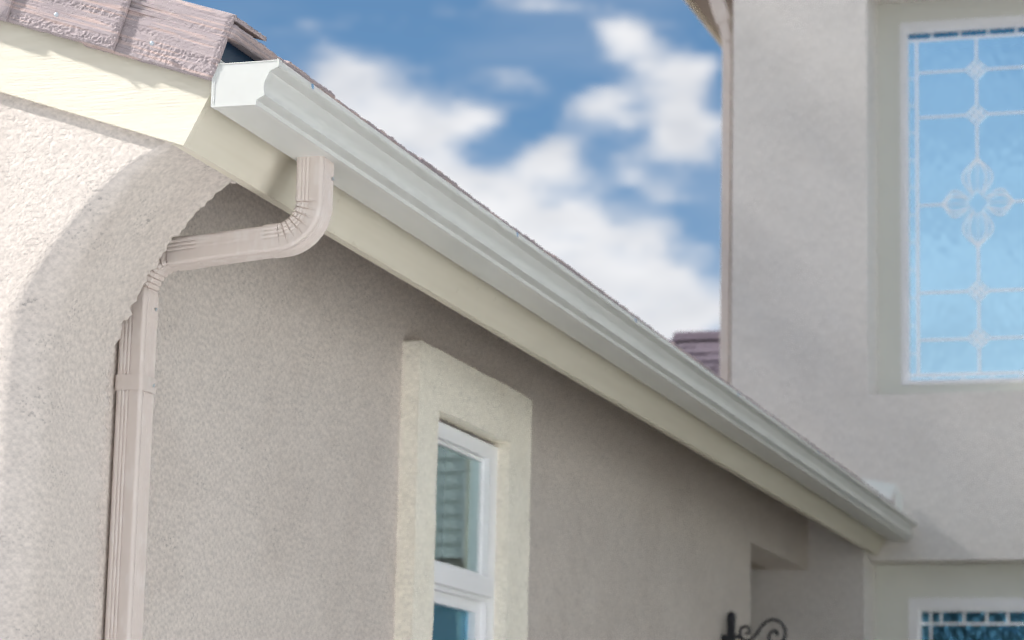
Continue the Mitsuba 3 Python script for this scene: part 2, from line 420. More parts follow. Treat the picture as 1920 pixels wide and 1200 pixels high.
put(W + '__eave_riser', prism_y(Polygon([(-2.222, 3.13), (-2.216, 3.13), (-2.206, 3.196), (-2.212, 3.196)]), 4.998, 13.94), 'mat_membrane', label='dark blue membrane strip closing the eave under the tiles')

# --- roof deck and tiles
def deck_z(x):
    return 3.160 + SL * (-2.215 - x)
dk = Polygon([(-2.215, deck_z(-2.215)), (-6.5, deck_z(-6.5)), (-10.8, deck_z(-2.215)), (-10.8, deck_z(-2.215) - 0.03), (-6.5, deck_z(-6.5) - 0.03), (-2.215, deck_z(-2.215) - 0.03)])
put(W + '__roof', prism_y(dk, 5.036, 13.955), 'mat_dark_wood')
cosS, sinS = 1 / math.hypot(1, SL), SL / math.hypot(1, SL)


def eave_tile(width, length, thick, seed, n1=60):
    """flat concrete tile: butt end at the origin, rising towards -x; y is its width. The butt end and top are rough."""
    prof = []                                   # (s along slope, n) ring around the section
    r = 0.007
    prof += [(s, -thick) for s in np.linspace(length, 0.004, 5)]
    prof += [(0.0, -thick + 0.004)]
    prof += [(0.0, z) for z in np.linspace(-thick + 0.008, -r, 5)]
    prof += [(r * (1 - math.cos(a)), -r + r * math.sin(a)) for a in np.radians([22, 45, 68, 90])]
    prof += [(s, 0.0) for s in np.r_[0.014, 0.022, 0.034, 0.06, 0.12, 0.25, length]]
    prof = np.array(prof)
    ys = np.linspace(0, width, n1)
    ee = np.minimum(ys, width - ys)
    Vv = np.zeros((n1, len(prof), 3))
    Vv[..., 0] = prof[None, :, 0]
    Vv[..., 1] = ys[:, None]
    Vv[..., 2] = prof[None, :, 1]
    q = Vv + [0, seed * 3.7, 0]
    dn = 0.006 * fbn(q, 60, 3, seed) + 0.003 * fbn(q, 170, 2, seed + 3)
    dn = dn + 0.004 * fbn(q * [0.2, 1, 0.2], 14, 2, seed + 9) - 0.006 * np.exp(-(ee / 0.006) ** 2)[:, None]
    Vv[..., 2] += np.where(Vv[..., 2] > -thick + 0.002, dn, 0)
    Vv[..., 0] -= np.where(Vv[..., 0] < 0.02, 0.006 * fbn(q, 80, 3, seed + 5) * 0.8 - 0.005 * np.exp(-(ee / 0.005) ** 2)[:, None], 0)
    S, N = Vv[..., 0], Vv[..., 2]
    out = np.stack([-S * cosS + N * sinS, Vv[..., 1], S * sinS + N * cosS], -1)
    mm = grid_mesh(out)
    caps = []
    for row in (0, n1 - 1):
        c = out[row].mean(0)
        b0 = len(mm.vertices) + len(caps)
    side0 = trimesh.Trimesh(np.vstack([out[0], out[0].mean(0)]), [[i, i + 1, len(prof)] for i in range(len(prof) - 1)], process=False)
    side1 = trimesh.Trimesh(np.vstack([out[-1], out[-1].mean(0)]), [[i + 1, i, len(prof)] for i in range(len(prof) - 1)], process=False)
    return cat(mm, side0, side1)


TW = 0.302
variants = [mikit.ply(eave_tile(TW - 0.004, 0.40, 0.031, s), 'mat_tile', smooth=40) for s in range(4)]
rng = np.random.default_rng(7)
y = 4.985
k = 0
while y + TW < 13.96:
    dz = (-0.0035 if k == 0 else rng.uniform(-0.002, 0.003))
    put_copy(W + '__roof__tile', variants[k % 4], T().translate([-2.166 + rng.uniform(-0.003, 0.003), y, 3.2175 + dz]))
    y += TW
    k += 1
upper = []
for c in range(1, 13):
    for j in range(0, 15):
        x0 = -2.166 - c * 0.33 * cosS
        yy = 5.02 + j * 0.60 + (0.15 if c % 2 else 0)
        b = box(-0.4, 0, 0, 0.595, -0.03, 0)
        b.apply_transform(trimesh.transformations.rotation_matrix(math.atan(SL) * 0.93, [0, 1, 0]))
        b.apply_translation([x0, yy, 3.2175 + c * 0.33 * sinS + 0.018])
        if yy + 0.6 < 13.96:
            upper.append(b)
put(W + '__roof__upper_tile_courses', cat(*upper), 'mat_tile_far', kind='stuff')

# --- L-shaped rake tiles along the gable edge
def rake_tile(L, H, flap, t, seed):
    """local frame: s down the slope from 0 to L, n up, q towards the gable (+q = out). outer corner at n=0, q=0."""
    r = 0.010
    prof = []
    prof += [(n, -t) for n in np.linspace(-t - 0.001, -H + 0.004, 6)]
    prof += [(-H, -t + 0.004)]
    prof += [(-H, q) for q in np.linspace(-t + 0.006, -0.005, 4)]
    nf = int(H / (0.0015 if seed < 8 else 0.004))
    prof += [(n, 0.0) for n in np.linspace(-H + 0.004, -r, nf)]
    prof += [(-r + r * math.sin(a), -r + r * math.cos(a)) for a in np.radians([15, 30, 45, 60, 75, 90])]
    prof += [(0.0, q) for q in np.linspace(-r - 0.006, -flap + 0.003, 40)]
    prof += [(-0.003, -flap), (-t + 0.003, -flap), (-t, -flap + 0.004)]
    prof += [(-t, q) for q in np.linspace(-flap + 0.01, -t - 0.001, 6)]
    prof = np.array(prof)
    S = np.unique(np.r_[np.arange(0, L, 0.0018 if seed < 8 else 0.006), np.linspace(L - 0.008, L, 5)])
    n_, p_ = len(S), len(prof)
    Vv = np.zeros((n_, p_, 3))
    Vv[..., 0] = S[:, None]
    Vv[..., 1] = prof[None, :, 1]
    Vv[..., 2] = prof[None, :, 0]
    q = Vv + [seed * 1.3, 0, 0]
    outer = (Vv[..., 1] > -0.011) | (Vv[..., 2] > -0.011)
    w = np.where(Vv[..., 1] > -0.011, Vv[..., 2], Vv[..., 1] * 1.0)        # position across the drag marks
    bandn = meshkit.noise(np.stack([q[..., 0] * 1.0, w * 80.0, q[..., 0] * 0], -1), 3)
    band2 = meshkit.noise(np.stack([q[..., 0] * 5.0, w * 95.0 + 7, q[..., 0] * 0], -1), 5)
    brk = meshkit.fbm(np.stack([q[..., 0] * 7, w * 40.0, q[..., 0] * 0], -1), 2, 8)
    crumb = np.clip((bandn - 0.33) * 4.5, 0, 1) * np.clip((brk - 0.28) * 5, 0, 1)
    g1 = meshkit.fbm(np.stack([q[..., 0] * 210, w * 230, q[..., 1] * 210], -1), 3, 11) - 0.45
    g2 = meshkit.noise(np.stack([q[..., 0] * 8, w * 480, q[..., 0] * 0], -1), 17) - 0.5
    dd = -0.0010 * crumb + 0.0070 * crumb * g1 + 0.0012 * g2 * (1 - crumb) + 0.0018 * (band2 - 0.5)
    endn = np.clip((S - (L - 0.016)) / 0.016, 0, 1)[:, None]
    dd = dd + 0.006 * endn * g1 - 0.004 * endn ** 2
    # tile rises a little towards the corner between leg and flap
    on_leg = Vv[..., 1] > -0.0105
    Vv[..., 1] += np.where(outer & on_leg, dd, 0)
    Vv[..., 2] += np.where(outer & ~on_leg, dd, 0)
    Vv[..., 0] += np.where(S[:, None] > L - 0.0011, 0.006 * (meshkit.fbm(Vv * 120 + seed, 3, 5) - 0.5), 0)
    Vv[..., 2] += np.where(Vv[..., 2] < -H + 0.006, 0.004 * (meshkit.fbm(np.stack([q[..., 0] * 30, q[..., 1] * 0, q[..., 0] * 0], -1), 3, 6) - 0.5), 0)
    # the upper end of the leg's foot is rounded off
    cut = np.clip(1 - S / 0.02, 0, 1)[:, None]
    Vv[..., 2] += np.where(Vv[..., 2] < -H * 0.6, cut ** 2 * 0.014 * np.clip((-Vv[..., 2] - H * 0.6) / (H * 0.4), 0, 1), 0)
    mm = grid_mesh(Vv)
    ends = []
    poly = Polygon([(b, a) for a, b in prof])
    # end faces: fill by pairing outer and inner profile points through a fan of strips
    for row, flip in ((0, False), (n_ - 1, True)):
        pts = Vv[row]
        poly2 = Polygon(np.stack([pts[:, 1], pts[:, 2]], 1))
        if not poly2.is_valid:
            poly2 = poly2.buffer(0)
        e2 = trimesh.creation.extrude_polygon(poly2.simplify(0.0006), 0.0008, engine='earcut') if poly2.geom_type == 'Polygon' else None
        if e2 is not None:
            v = e2.vertices
            ends.append(trimesh.Trimesh(np.stack([v[:, 2] + S[row] - (0.0008 if flip else 0), v[:, 0], v[:, 1]], 1), e2.faces, process=False))
    a = cat(mm, *ends)
    return a


def rake_frame(m, anchor, yaw):
    """place a rake tile: lower outer corner at the anchor (x, y, z)"""
    v = np.array(m.vertices)
    L = v[:, 0].max()
    s, q, n = v[:, 0] - L, v[:, 1], v[:, 2]
    q2 = q * math.cos(yaw) + s * math.sin(yaw)
    s2 = s * math.cos(yaw) - q * math.sin(yaw)
    ax = np.array([cosS, 0, -sinS]); an = np.array([sinS, 0, cosS]); aq = np.array([0, -1.0, 0])
    out = s2[:, None] * ax + n[:, None] * an + q2[:, None] * aq + np.array(anchor)
    return trimesh.Trimesh(out, m.faces, process=False)


H, TT = 0.150, 0.012
exp_ = 0.258
yaw = math.radians(2.7)
for i in range(8):
    anchor = np.array([-2.1672, 4.978, 3.2365]) + i * exp_ * np.array([-cosS, 0, sinS]) + np.array([0, -0.004 * (i > 0), 0.0])
    if i == 1:
        anchor = anchor + np.array([0.014, 0, -0.002])
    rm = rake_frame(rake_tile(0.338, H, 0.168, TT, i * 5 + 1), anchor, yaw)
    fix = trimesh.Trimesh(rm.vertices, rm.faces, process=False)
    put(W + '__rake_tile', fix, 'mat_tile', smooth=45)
for i, pos in enumerate([(-2.3471, 4.966, 3.1790), (-2.5674, 4.9525, 3.2530)]):
    key = W + '__rake_tile' + ('' if i == 0 else '_001') + '__nail'
    put(key, disc((pos[0], pos[1] - 0.002, pos[2]), (0.05, -1, -0.05), 0.0048, 0.006), 'mat_steel', smooth=30)

# --- flashing where the eave meets the two-storey wall
kf = cat(prism_y(Polygon([(-2.50, 3.33), (-2.38, 3.355), (-2.148, 3.312), (-2.19, 3.200), (-2.40, 3.27)]), 13.72, 13.724),
         prism_x(Polygon([(13.72, 3.20), (13.72, 3.31), (13.93, 3.27), (13.93, 3.17)]), -2.152, -2.148))
put(W + '__kickout_flashing', kf, 'mat_flashing', label='small pale metal flashing sheet at the far roof end')

# --- narrow window of the side wall
CX = -2.57
c0, c1, ct = 7.378, 8.545, 2.975
casing = sbox(c0, 0.95, c1, ct).difference(sbox(WY0 - 0.02, 1.22, WY1, 2.792))


def rough_casing(poly, x0, x1, seed):
    pts = []
    out = poly.buffer(0)
    mm = prism_x(out.buffer(-0.006).buffer(0.006, quad_segs=3), x0, x1)
    mm = mm.subdivide_to_size(0.05)
    v = mm.vertices.copy()
    v[:, 0] = np.where(v[:, 0] > x1 - 1e-4, v[:, 0] + 0.007 * fbn(v, 9, 3, seed), v[:, 0])
    v[:, 1] += 0.010 * fbn(v, 8, 3, seed + 1)
    v[:, 2] += 0.014 * fbn(v, 7, 3, seed + 2)
    return trimesh.Trimesh(v, mm.faces, process=False)


Q = W + '__window'
put(Q + '__casing', rough_casing(casing, WX - 0.001, CX, 3), 'mat_trim_stucco', smooth=35, label='raised cream stucco surround')
FX = -2.612
fr = sbox(WY0 - 0.018, 1.25, WY1 - 0.002, 2.776)
def ring(poly, x0, x1):
    return prism_x(poly, x0, x1)
hole_u = sbox(7.64, 2.345, 8.222, 2.728)
hole_l = sbox(7.64, 1.32, 8.222, 2.262)
put(Q + '__frame', ring(fr.difference(hole_u).difference(hole_l), FX - 0.07, FX), 'mat_vinyl', label='white vinyl frame')
put(Q + '__meeting_rail', rbox(FX - 0.02, FX + 0.016, 7.62, 8.240, 2.275, 2.338, 0.004), 'mat_vinyl')
lo = sbox(7.641, 1.321, 8.221, 2.261).difference(sbox(7.68, 1.36, 8.165, 2.226))
put(Q + '__lower_sash', ring(lo, FX - 0.055, FX - 0.018), 'mat_vinyl')
put(Q + '__pane', box(FX - 0.034, FX - 0.0335, 7.635, 8.226, 2.34, 2.732), 'mat_glass')
scene['mat_lower_pane'] = {'type': 'thindielectric', 'int_ior': 1.8, 'ext_ior': 1.0, 'specular_reflectance': {'type': 'rgb', 'value': [0.42, 0.82, 0.95]}, 'specular_transmittance': {'type': 'rgb', 'value': [0.5, 0.8, 1.0]}}
put(Q + '__pane', box(FX - 0.044, FX - 0.0435, 7.675, 8.17, 1.355, 2.23), 'mat_lower_pane')
put(Q + '__insect_screen', box(FX - 0.060, FX - 0.058, 7.64, 8.222, 1.33, 2.27), 'mat_screen', label='dark insect screen behind the lower pane')
put(Q + '__glazing_bead', ring(hole_u.difference(hole_u.buffer(-0.010, join_style=2)), FX - 0.05, FX - 0.022), 'mat_vinyl')
cv = []
yy = np.linspace(7.55, 8.4, 120)
cx = -2.80 + 0.018 * np.sin(yy * 70) + 0.008 * np.sin(yy * 31)
put(Q + '__curtain', grid_mesh(np.stack([np.stack([cx, yy, np.full(120, z)], 1) for z in (1.2, 2.9)], 0)), 'mat_curtain', smooth=True)
put(W + '__room', cat(box(-5.2, -5.15, 5.5, 12.3, 0, 3.2), box(-5.2, -2.83, 5.42, 5.45, 0, 3.2), box(-5.2, -2.83, 12.30, 12.33, 0, 3.2), box(-5.2, -2.83, 5.45, 12.3, 3.0, 3.02)), 'mat_room')

# ------------------------------------------------------------------ rain gutter
G = 'rain_gutter'
labels[G] = {'label': 'long grey-cream metal gutter with curved front hung along the fascia', 'category': 'gutter'}
BKX = -2.2132
og = spline([(-2.0965, 3.0586), (-2.0990, 3.0690), (-2.0985, 3.0815), (-2.0945, 3.0930), (-2.0895, 3.1025), (-2.0868, 3.1095)], 18)
line = [(BKX, 3.1320), (BKX, 3.0393), (-2.1150, 3.0389), (-2.1143, 3.0485), (-2.1130, 3.0500), (-2.0975, 3.0575)] + [tuple(p) for p in og] + \
       [(-2.0690, 3.1175), (-2.0668, 3.1205), (-2.0680, 3.1320), (-2.0700, 3.1332), (-2.0860, 3.1330), (-2.0872, 3.1318), (-2.0868, 3.1290)]
shell = LineString(line).buffer(0.0009, cap_style=2, join_style=1, quad_segs=3)
put(G + '__trough', prism_y(shell, 4.990, 13.935), 'mat_gutter', smooth=28)
rimline = LineString(line[:-3])
rim = rimline.buffer(0.0019, cap_style=2, join_style=1).difference(rimline.buffer(0.00085, cap_style=2, join_style=1))
rim = max(getattr(rim, 'geoms', [rim]), key=lambda q: q.area) if rim.geom_type != 'Polygon' else rim
plate = Polygon(line[:-3] + [(BKX, 3.1300)])
capm = cat(prism_y(plate.buffer(-0.0009), 4.9856, 4.9876), prism_y(rimline.buffer(0.0020, cap_style=2, join_style=1), 4.9835, 5.004),
           box(BKX, -2.0702, 4.9838, 4.9855, 3.1296, 3.1312), prism_y(sbox(BKX, 3.04, BKX + 0.0045, 3.13), 4.9842, 4.9855))
put(G + '__end_cap', capm, 'mat_gutter', smooth=28, label='flat end cap facing the sun')
for y in (5.18, 6.70, 7.98, 9.5, 11.1, 12.7):
    put(G + '__screw', disc((-2.0664, y, 3.1262), (1, 0, 0.05), 0.0062, 0.002), 'mat_blue_screw', smooth=30)
seam = LineString(line).buffer(0.0022, cap_style=2, join_style=1)
put(G + '__far_end_cap', prism_y(plate, 13.936, 13.939), 'mat_gutter')

# ------------------------------------------------------------------ downspout
D = 'downspout'
labels[D] = {'label': 'pinkish-beige fluted metal downspout bending from the gutter back to the wall', 'category': 'downspout'}
WB, WA = 0.065, 0.079


def section(grow=0.0):
    wb, wa, r = WB / 2 + grow, WA / 2 + grow, 0.009
    pts = []
    for cx_, cy_, a0 in ((wb - r, wa - r, 0), (-wb + r, wa - r, 90), (-wb + r, -wa + r, 180), (wb - r, -wa + r, 270)):
        pts += [(cx_ + r * math.cos(math.radians(a)), cy_ + r * math.sin(math.radians(a))) for a in np.linspace(a0, a0 + 90, 7)]
    ring_ = LineString(pts + pts[:1])
    n = int(ring_.length / 0.0011)
    P = np.array([ring_.interpolate(i / n, normalized=True).coords[0] for i in range(n + 1)])
    return P


SEC = section()
def fluted(P, on=True, front=1.0):
    b, a = P[:, 0].copy(), P[:, 1].copy()
    if not on:
        return P
    wb, wa = np.abs(b).max(), np.abs(a).max()
    gb = sum(np.exp(-((b - c) / 0.0021) ** 2) for c in (-0.0185, -0.0095, -0.0005))
    ga = sum(np.exp(-((a - c) / 0.0028) ** 2) for c in (-0.020, -0.009, 0.002, 0.013, 0.024))
    fb = (np.abs(np.abs(a) - wa) < 0.002)
    fa = (np.abs(np.abs(b) - wb) < 0.002)
    a = a - np.sign(a) * 0.0016 * front * gb * fb
    b = b - np.sign(b) * 0.0058 * ga * fa
    return np.stack([b, a], 1)


def sweep(pts, tans, scale=1.0, crimp=None, front=1.0):
    """pts, tans in (x, z); swept at y = PY. crimp(i) -> (depth, side)"""
    pts, tans = np.asarray(pts, float), np.asarray(tans, float)
    P = fluted(SEC, True, front)
    rows = []
    for i in range(len(pts)):
        b, a = P[:, 0] * scale, P[:, 1] * scale
        if crimp is not None:
            d, side = crimp(i)
            if d:
                w = np.clip((side * b / (WB / 2) + 0.75) / 0.9, 0, 1)
                fold = d * w
                a = a * (1 - fold / (WA / 2))
                b = b - side * np.where(side * b > WB * 0.3, fold * 0.8, 0)
        t = tans[i]
        B = np.array([-t[1], t[0]])        # for t = (0,-1): (1, 0)
        rows.append(np.stack([pts[i, 0] + b * B[0], PY + a, pts[i, 1] + b * B[1]], 1))
    V = np.stack(rows, 0)
    m = grid_mesh(V)
    return m


def arc(c, R, a0, a1, n):
    a = np.linspace(math.radians(a0), math.radians(a1), n)
    return np.stack([c[0] + R * np.cos(a), c[1] + R * np.sin(a)], 1), a


PY = 5.470
drop = math.radians(5.0)
ox, zt = -2.168, 2.937
R1 = 0.080
c1_ = np.array([ox - R1, zt])
# upper elbow: straight down from the gutter, then an arc of 85 degrees towards the wall
A1, a1s = arc(c1_, R1, 0, -85, 112)
t1 = np.stack([np.sin(a1s), -np.cos(a1s)], 1)
st = np.stack([np.full(14, ox), np.linspace(3.0405, zt, 14)], 1)[:-1]
run_dir = np.array([-math.cos(drop), -math.sin(drop)])
p_end = A1[-1]
ex = p_end + np.linspace(0, 0.030, 6)[1:, None] * run_dir
pts = np.vstack([st, A1, ex])
tans = np.vstack([np.tile([0, -1.0], (len(st), 1)), t1, np.tile(run_dir, (len(ex), 1))])
n_st = len(st)
def crimp1(i):
    if i < n_st + 1 or i > n_st + 106:
        return 0.0, -1
    ph = ((i - n_st - 1) % 15)
    return (0.0052 if ph in (0, 1) else 0.0034 if ph == 2 else 0.0016 * (1 - (ph - 2) / 13.0)), -1
put(D + '__elbow', sweep(pts, tans, 1.0, crimp1), 'mat_downspout', smooth=32)
# straight run under the eave
R2 = 0.088
px = -2.5865
p0 = ex[-1] + 0.012 * -run_dir
c2x = px + R2
# centre of the lower arc: tangent to the run (5 degrees down) and to the vertical x = px
nrun = np.array([run_dir[1], -run_dir[0]]) * -1      # points down from the run
nrun = nrun if nrun[1] < 0 else -nrun
s_len = ((p0[0] + R2 * nrun[0]) - c2x) / -run_dir[0]
p1 = p0 + run_dir * s_len
c2_ = p1 + R2 * nrun
seg = np.stack([p0 + (p1 - p0) * t for t in np.linspace(0, 0.90, 20)], 0)
put(D + '__offset_pipe', sweep(seg, np.tile(run_dir, (20, 1)), 0.955, front=0.2), 'mat_downspout', smooth=32)
aS = math.degrees(math.atan2(-nrun[1], -nrun[0]))
A2, a2s = arc(c2_, R2, aS, 180, 112)
t2 = np.stack([-np.sin(a2s), np.cos(a2s)], 1)
pre = np.stack([p0 + (p1 - p0) * t for t in np.linspace(0.72, 1.0, 9)], 0)[:-1]
post = np.stack([np.full(9, px), np.linspace(c2_[1], c2_[1] - 0.075, 9)], 1)[1:]
pts = np.vstack([pre, A2, post])
tans = np.vstack([np.tile(run_dir, (8, 1)), t2, np.tile([0, -1.0], (8, 1))])
def crimp2(i):
    if i < 10 or i > 8 + 110:
        return 0.0, 1
    ph = ((i - 10) % 16)
    return (0.0080 if ph in (0, 1) else 0.0055 if ph == 2 else 0.0034 * (1 - (ph - 2) / 14.0)), 1
put(D + '__elbow', sweep(pts, tans, 1.0, crimp2), 'mat_downspout', smooth=32)
zb = np.linspace(c2_[1] - 0.065, 0.12, 30)
put(D + '__pipe', sweep(np.stack([np.full(30, px), zb], 1), np.tile([0, -1.0], (30, 1)), 0.975), 'mat_downspout', smooth=32)
FL = SEC
def strap(z0, z1):
    P = section(0.0022)
    rows = []
    for z, gsc in ((z0, 0.97), (z0, 1.0), (z1, 1.0), (z1, 0.97)):
        rows.append(np.stack([px + P[:, 0] * gsc, PY + P[:, 1] * gsc, np.full(len(P), z)], 1))
    mm = grid_mesh(np.stack(rows, 0))
    return cat(mm, box(WX, px - 0.028, PY + WA / 2 - 0.001, PY + WA / 2 + 0.001, z1, z0))
put(D + '__strap', strap(2.553, 2.517), 'mat_downspout', smooth=30)
put(D + '__strap__screw', disc((px + WB / 2 + 0.003, PY + 0.020, 2.536), (1, 0, 0), 0.0042, 0.003), 'mat_steel', smooth=30)
put(D + '__screw', disc((ox + WB / 2 + 0.001, PY + 0.026, 3.000), (1, 0, 0), 0.0042, 0.003), 'mat_steel', smooth=30)
put(D + '__screw', disc((px + WB / 2 + 0.001, PY + 0.018, 2.712), (1, 0, 0), 0.0042, 0.003), 'mat_steel', smooth=30)

# ------------------------------------------------------------------ two-storey main house at right
M = 'main_house'
labels[M] = {'label': 'two-storey stucco house body at right with a tall leaded window', 'category': 'house'}
UY = 13.96
xl, xr = -3.08, 7.0
rx0, rx1, rz0, rz1 = -2.337, -1.240, 3.825, 6.088
face = Polygon([(xl, 2.9423), (xr, 2.9423), (xr, 6.55), (xl, 6.55)]).difference(sbox(rx0, rz0, rx1, rz1).buffer(-0.01).buffer(0.01))
um = prism_y(face, UY, UY + 0.34)
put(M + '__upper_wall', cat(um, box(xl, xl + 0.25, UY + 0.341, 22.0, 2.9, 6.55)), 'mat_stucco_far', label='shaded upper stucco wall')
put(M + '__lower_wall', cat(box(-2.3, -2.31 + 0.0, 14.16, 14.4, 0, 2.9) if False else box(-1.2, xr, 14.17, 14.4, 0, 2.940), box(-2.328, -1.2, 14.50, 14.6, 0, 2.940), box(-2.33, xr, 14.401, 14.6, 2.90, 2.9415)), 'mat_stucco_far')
# leaded window
LW = M + '__leaded_window'
gx0, gx1, gz0, gz1 = -2.162, -1.415, 3.951, 5.903
cxm = (gx0 + gx1) / 2
RY = 14.302
put(LW + '__casing', prism_y(sbox(rx0 - 0.02, rz0 - 0.02, rx1 + 0.02, rz1 + 0.02).difference(sbox(gx0 - 0.03, gz0 - 0.02, gx1 + 0.03, gz1 + 0.05)), RY, RY + 0.08), 'mat_casing_far', label='cream flat surround inside the recess')
fo = sbox(gx0 - 0.043, gz0 - 0.026, gx1 + 0.043, gz1 + 0.060)
put(LW + '__frame', cat(prism_y(fo.difference(sbox(gx0 - 0.012, gz0 - 0.008, gx1 + 0.012, gz1 + 0.018)), RY - 0.02, RY + 0.05),
                        prism_y(sbox(gx0 - 0.012, gz0 - 0.008, gx1 + 0.012, gz1 + 0.018).difference(sbox(gx0, gz0, gx1, gz1)), RY - 0.006, RY + 0.05)), 'mat_vinyl', label='white window frame')
PYW = RY + 0.020
put(LW + '__pane', box(gx0 - 0.01, gx1 + 0.01, PYW, PYW + 0.001, gz0 - 0.01, gz1 + 0.01), 'mat_leaded_glass', label='tall reflective leaded pane')
put(LW + '__frame', prism_y(sbox(gx0 - 0.012, gz0 - 0.012, gx1 + 0.012, gz1 + 0.012).difference(sbox(gx0 - 0.0005, gz0 - 0.0005, gx1 + 0.0005, gz1 + 0.0005)), RY + 0.051, RY + 0.07), 'mat_vinyl')
CY = PYW - 0.004


def bar(x0, z0, x1, z1, w=0.011):
    w *= 0.75
    d = np.array([x1 - x0, z1 - z0]); L = np.linalg.norm(d); d /= L
    nn = np.array([-d[1], d[0]]) * w
    q = Polygon([(x0 + nn[0], z0 + nn[1]), (x1 + nn[0], z1 + nn[1]), (x1 - nn[0], z1 - nn[1]), (x0 - nn[0], z0 - nn[1])])
    return prism_y(q, CY, PYW - 0.0008)


bxl, bxr, bzt, bzb = -2.118, -1.459, 5.866, 3.980
scene['mat_eave_reflection'] = {'type': 'principled', 'base_color': {'type': 'rgb', 'value': [0.02, 0.20, 0.42]}, 'roughness': 0.15, 'specular': 0.5}
put(LW + '__eave_reflection_strip', box(gx0, gx1, PYW - 0.003, PYW - 0.0012, bzt + 0.0115, gz1), 'mat_eave_reflection', label='dark blue strip along the top standing in for the eave reflection')  # dark reflection of the eave, put in as a blue strip
for x in (bxl, bxr):
    put(LW + '__came', bar(x, bzb - 0.01, x, bzt + 0.01), 'mat_came')
for z in (bzt, bzb):
    put(LW + '__came', bar(gx0, z, gx1, z), 'mat_came')
nodes = [5.680, 5.424, 4.926, 4.436, 4.174]
for z in nodes:
    hw = 0.060 if z != nodes[2] else 0.198
    put(LW + '__came', bar(bxl + 0.011, z, cxm - hw, z, 0.008), 'mat_came')
    put(LW + '__came', bar(cxm + hw, z, bxr - 0.011, z, 0.008), 'mat_came')
ends_ = [bzt] + [v for z in nodes for v in ((z + (0.062 if z != nodes[2] else 0.257)), (z - (0.062 if z != nodes[2] else 0.250)))] + [bzb]
for i in range(0, len(ends_), 2):
    put(LW + '__came', bar(cxm, ends_[i], cxm, ends_[i + 1], 0.009), 'mat_came')
for x in np.arange(gx0 + 0.13, gx1, 0.155):
    put(LW + '__came', bar(x, bzt + 0.0115, x, gz1, 0.008), 'mat_came')
    put(LW + '__came', bar(x, gz0, x, bzb - 0.0115, 0.008), 'mat_came')
for z in np.arange(4.10, 5.8, 0.155):
    put(LW + '__came', bar(gx0, z, bxl - 0.0115, z, 0.006), 'mat_came')
    put(LW + '__came', bar(bxr + 0.0115, z, gx1, z, 0.006), 'mat_came')
for z in nodes:
    if z == nodes[2]:
        continue
    # bevelled diamond: rim and a lattice of three slanting bars
    dm = Polygon([(cxm, z + 0.064), (cxm + 0.066, z), (cxm, z - 0.064), (cxm - 0.066, z)])
    rimd = dm.difference(dm.buffer(-0.008))
    dd_ = np.array([0.033, -0.032]); ee_ = np.array([0.033, 0.032])
    lat = [LineString([(cxm - ee_[0] * k - dd_[0] * .95, z - ee_[1] * k - dd_[1] * .95), (cxm - ee_[0] * k + dd_[0] * .95, z - ee_[1] * k + dd_[1] * .95)]).buffer(0.0075, cap_style=2) for k in (-0.32, 0.32)]
    lat += [LineString([(cxm - ee_[0], z - ee_[1]), (cxm + ee_[0], z + ee_[1])]).buffer(0.005, cap_style=2)]
    shp = rimd
    for l in lat:
        shp = shp.union(l.intersection(dm))
    if shp.geom_type == 'Polygon':
        put(LW + '__bevel', prism_y(shp, CY - 0.003, PYW - 0.0008), 'mat_came')
    else:
        put(LW + '__bevel', cat(*[prism_y(g_, CY - 0.003, PYW - 0.0008) for g_ in shp.geoms]), 'mat_came')
# four-petalled flower around the middle
fz = nodes[2]
def petal(L, Wd, r0):
    out = []
    for sc in (1.0, 0.60):
        for s in (-1, 1):
            a = spline([(s * 0.03, r0 - 0.02), (s * Wd * 0.9 * sc, r0 + (L - r0) * 0.20), (s * Wd * sc, r0 + (L - r0) * 0.42), (s * Wd * 0.45 * sc, r0 + (L - r0) * 0.76), (0.0, L)], 18)
            out.append(LineString(a).buffer(0.0050, cap_style=2))
    out.append(LineString([(0, r0), (0, L * 0.93)]).buffer(0.003))
    u = out[0]
    for q in out[1:]:
        u = u.union(q)
    return u
for ang, L, Wd in ((0, 0.258, 0.080), (90, 0.198, 0.072), (180, 0.252, 0.080), (270, 0.198, 0.072)):
    pp = affinity.translate(affinity.rotate(petal(L, Wd, 0.075), ang, origin=(0, 0)), cxm, fz)
    gs = [pp] if pp.geom_type == 'Polygon' else list(pp.geoms)
    put(LW + '__petal', cat(*[prism_y(g_, CY - 0.003, PYW - 0.0008) for g_ in gs]), 'mat_came')
dm = Polygon([(cxm, fz + 0.082), (cxm + 0.070, fz), (cxm, fz - 0.082), (cxm - 0.070, fz)])
put(LW + '__petal_heart', prism_y(dm.difference(dm.buffer(-0.008)), CY - 0.004, PYW - 0.0008), 'mat_came')
put(M + '__stair_room', cat(box(-3.0, -0.6, 16.5, 16.55, 2.95, 6.5), box(-3.0, -2.95, 14.5, 16.5, 2.95, 6.5), box(-0.65, -0.6, 14.5, 16.5, 2.95, 6.5), box(-3.0, -0.6, 14.5, 16.5, 6.45, 6.5), box(-3.0, -0.6, 14.5, 16.5, 2.945, 2.99)), 'mat_room')
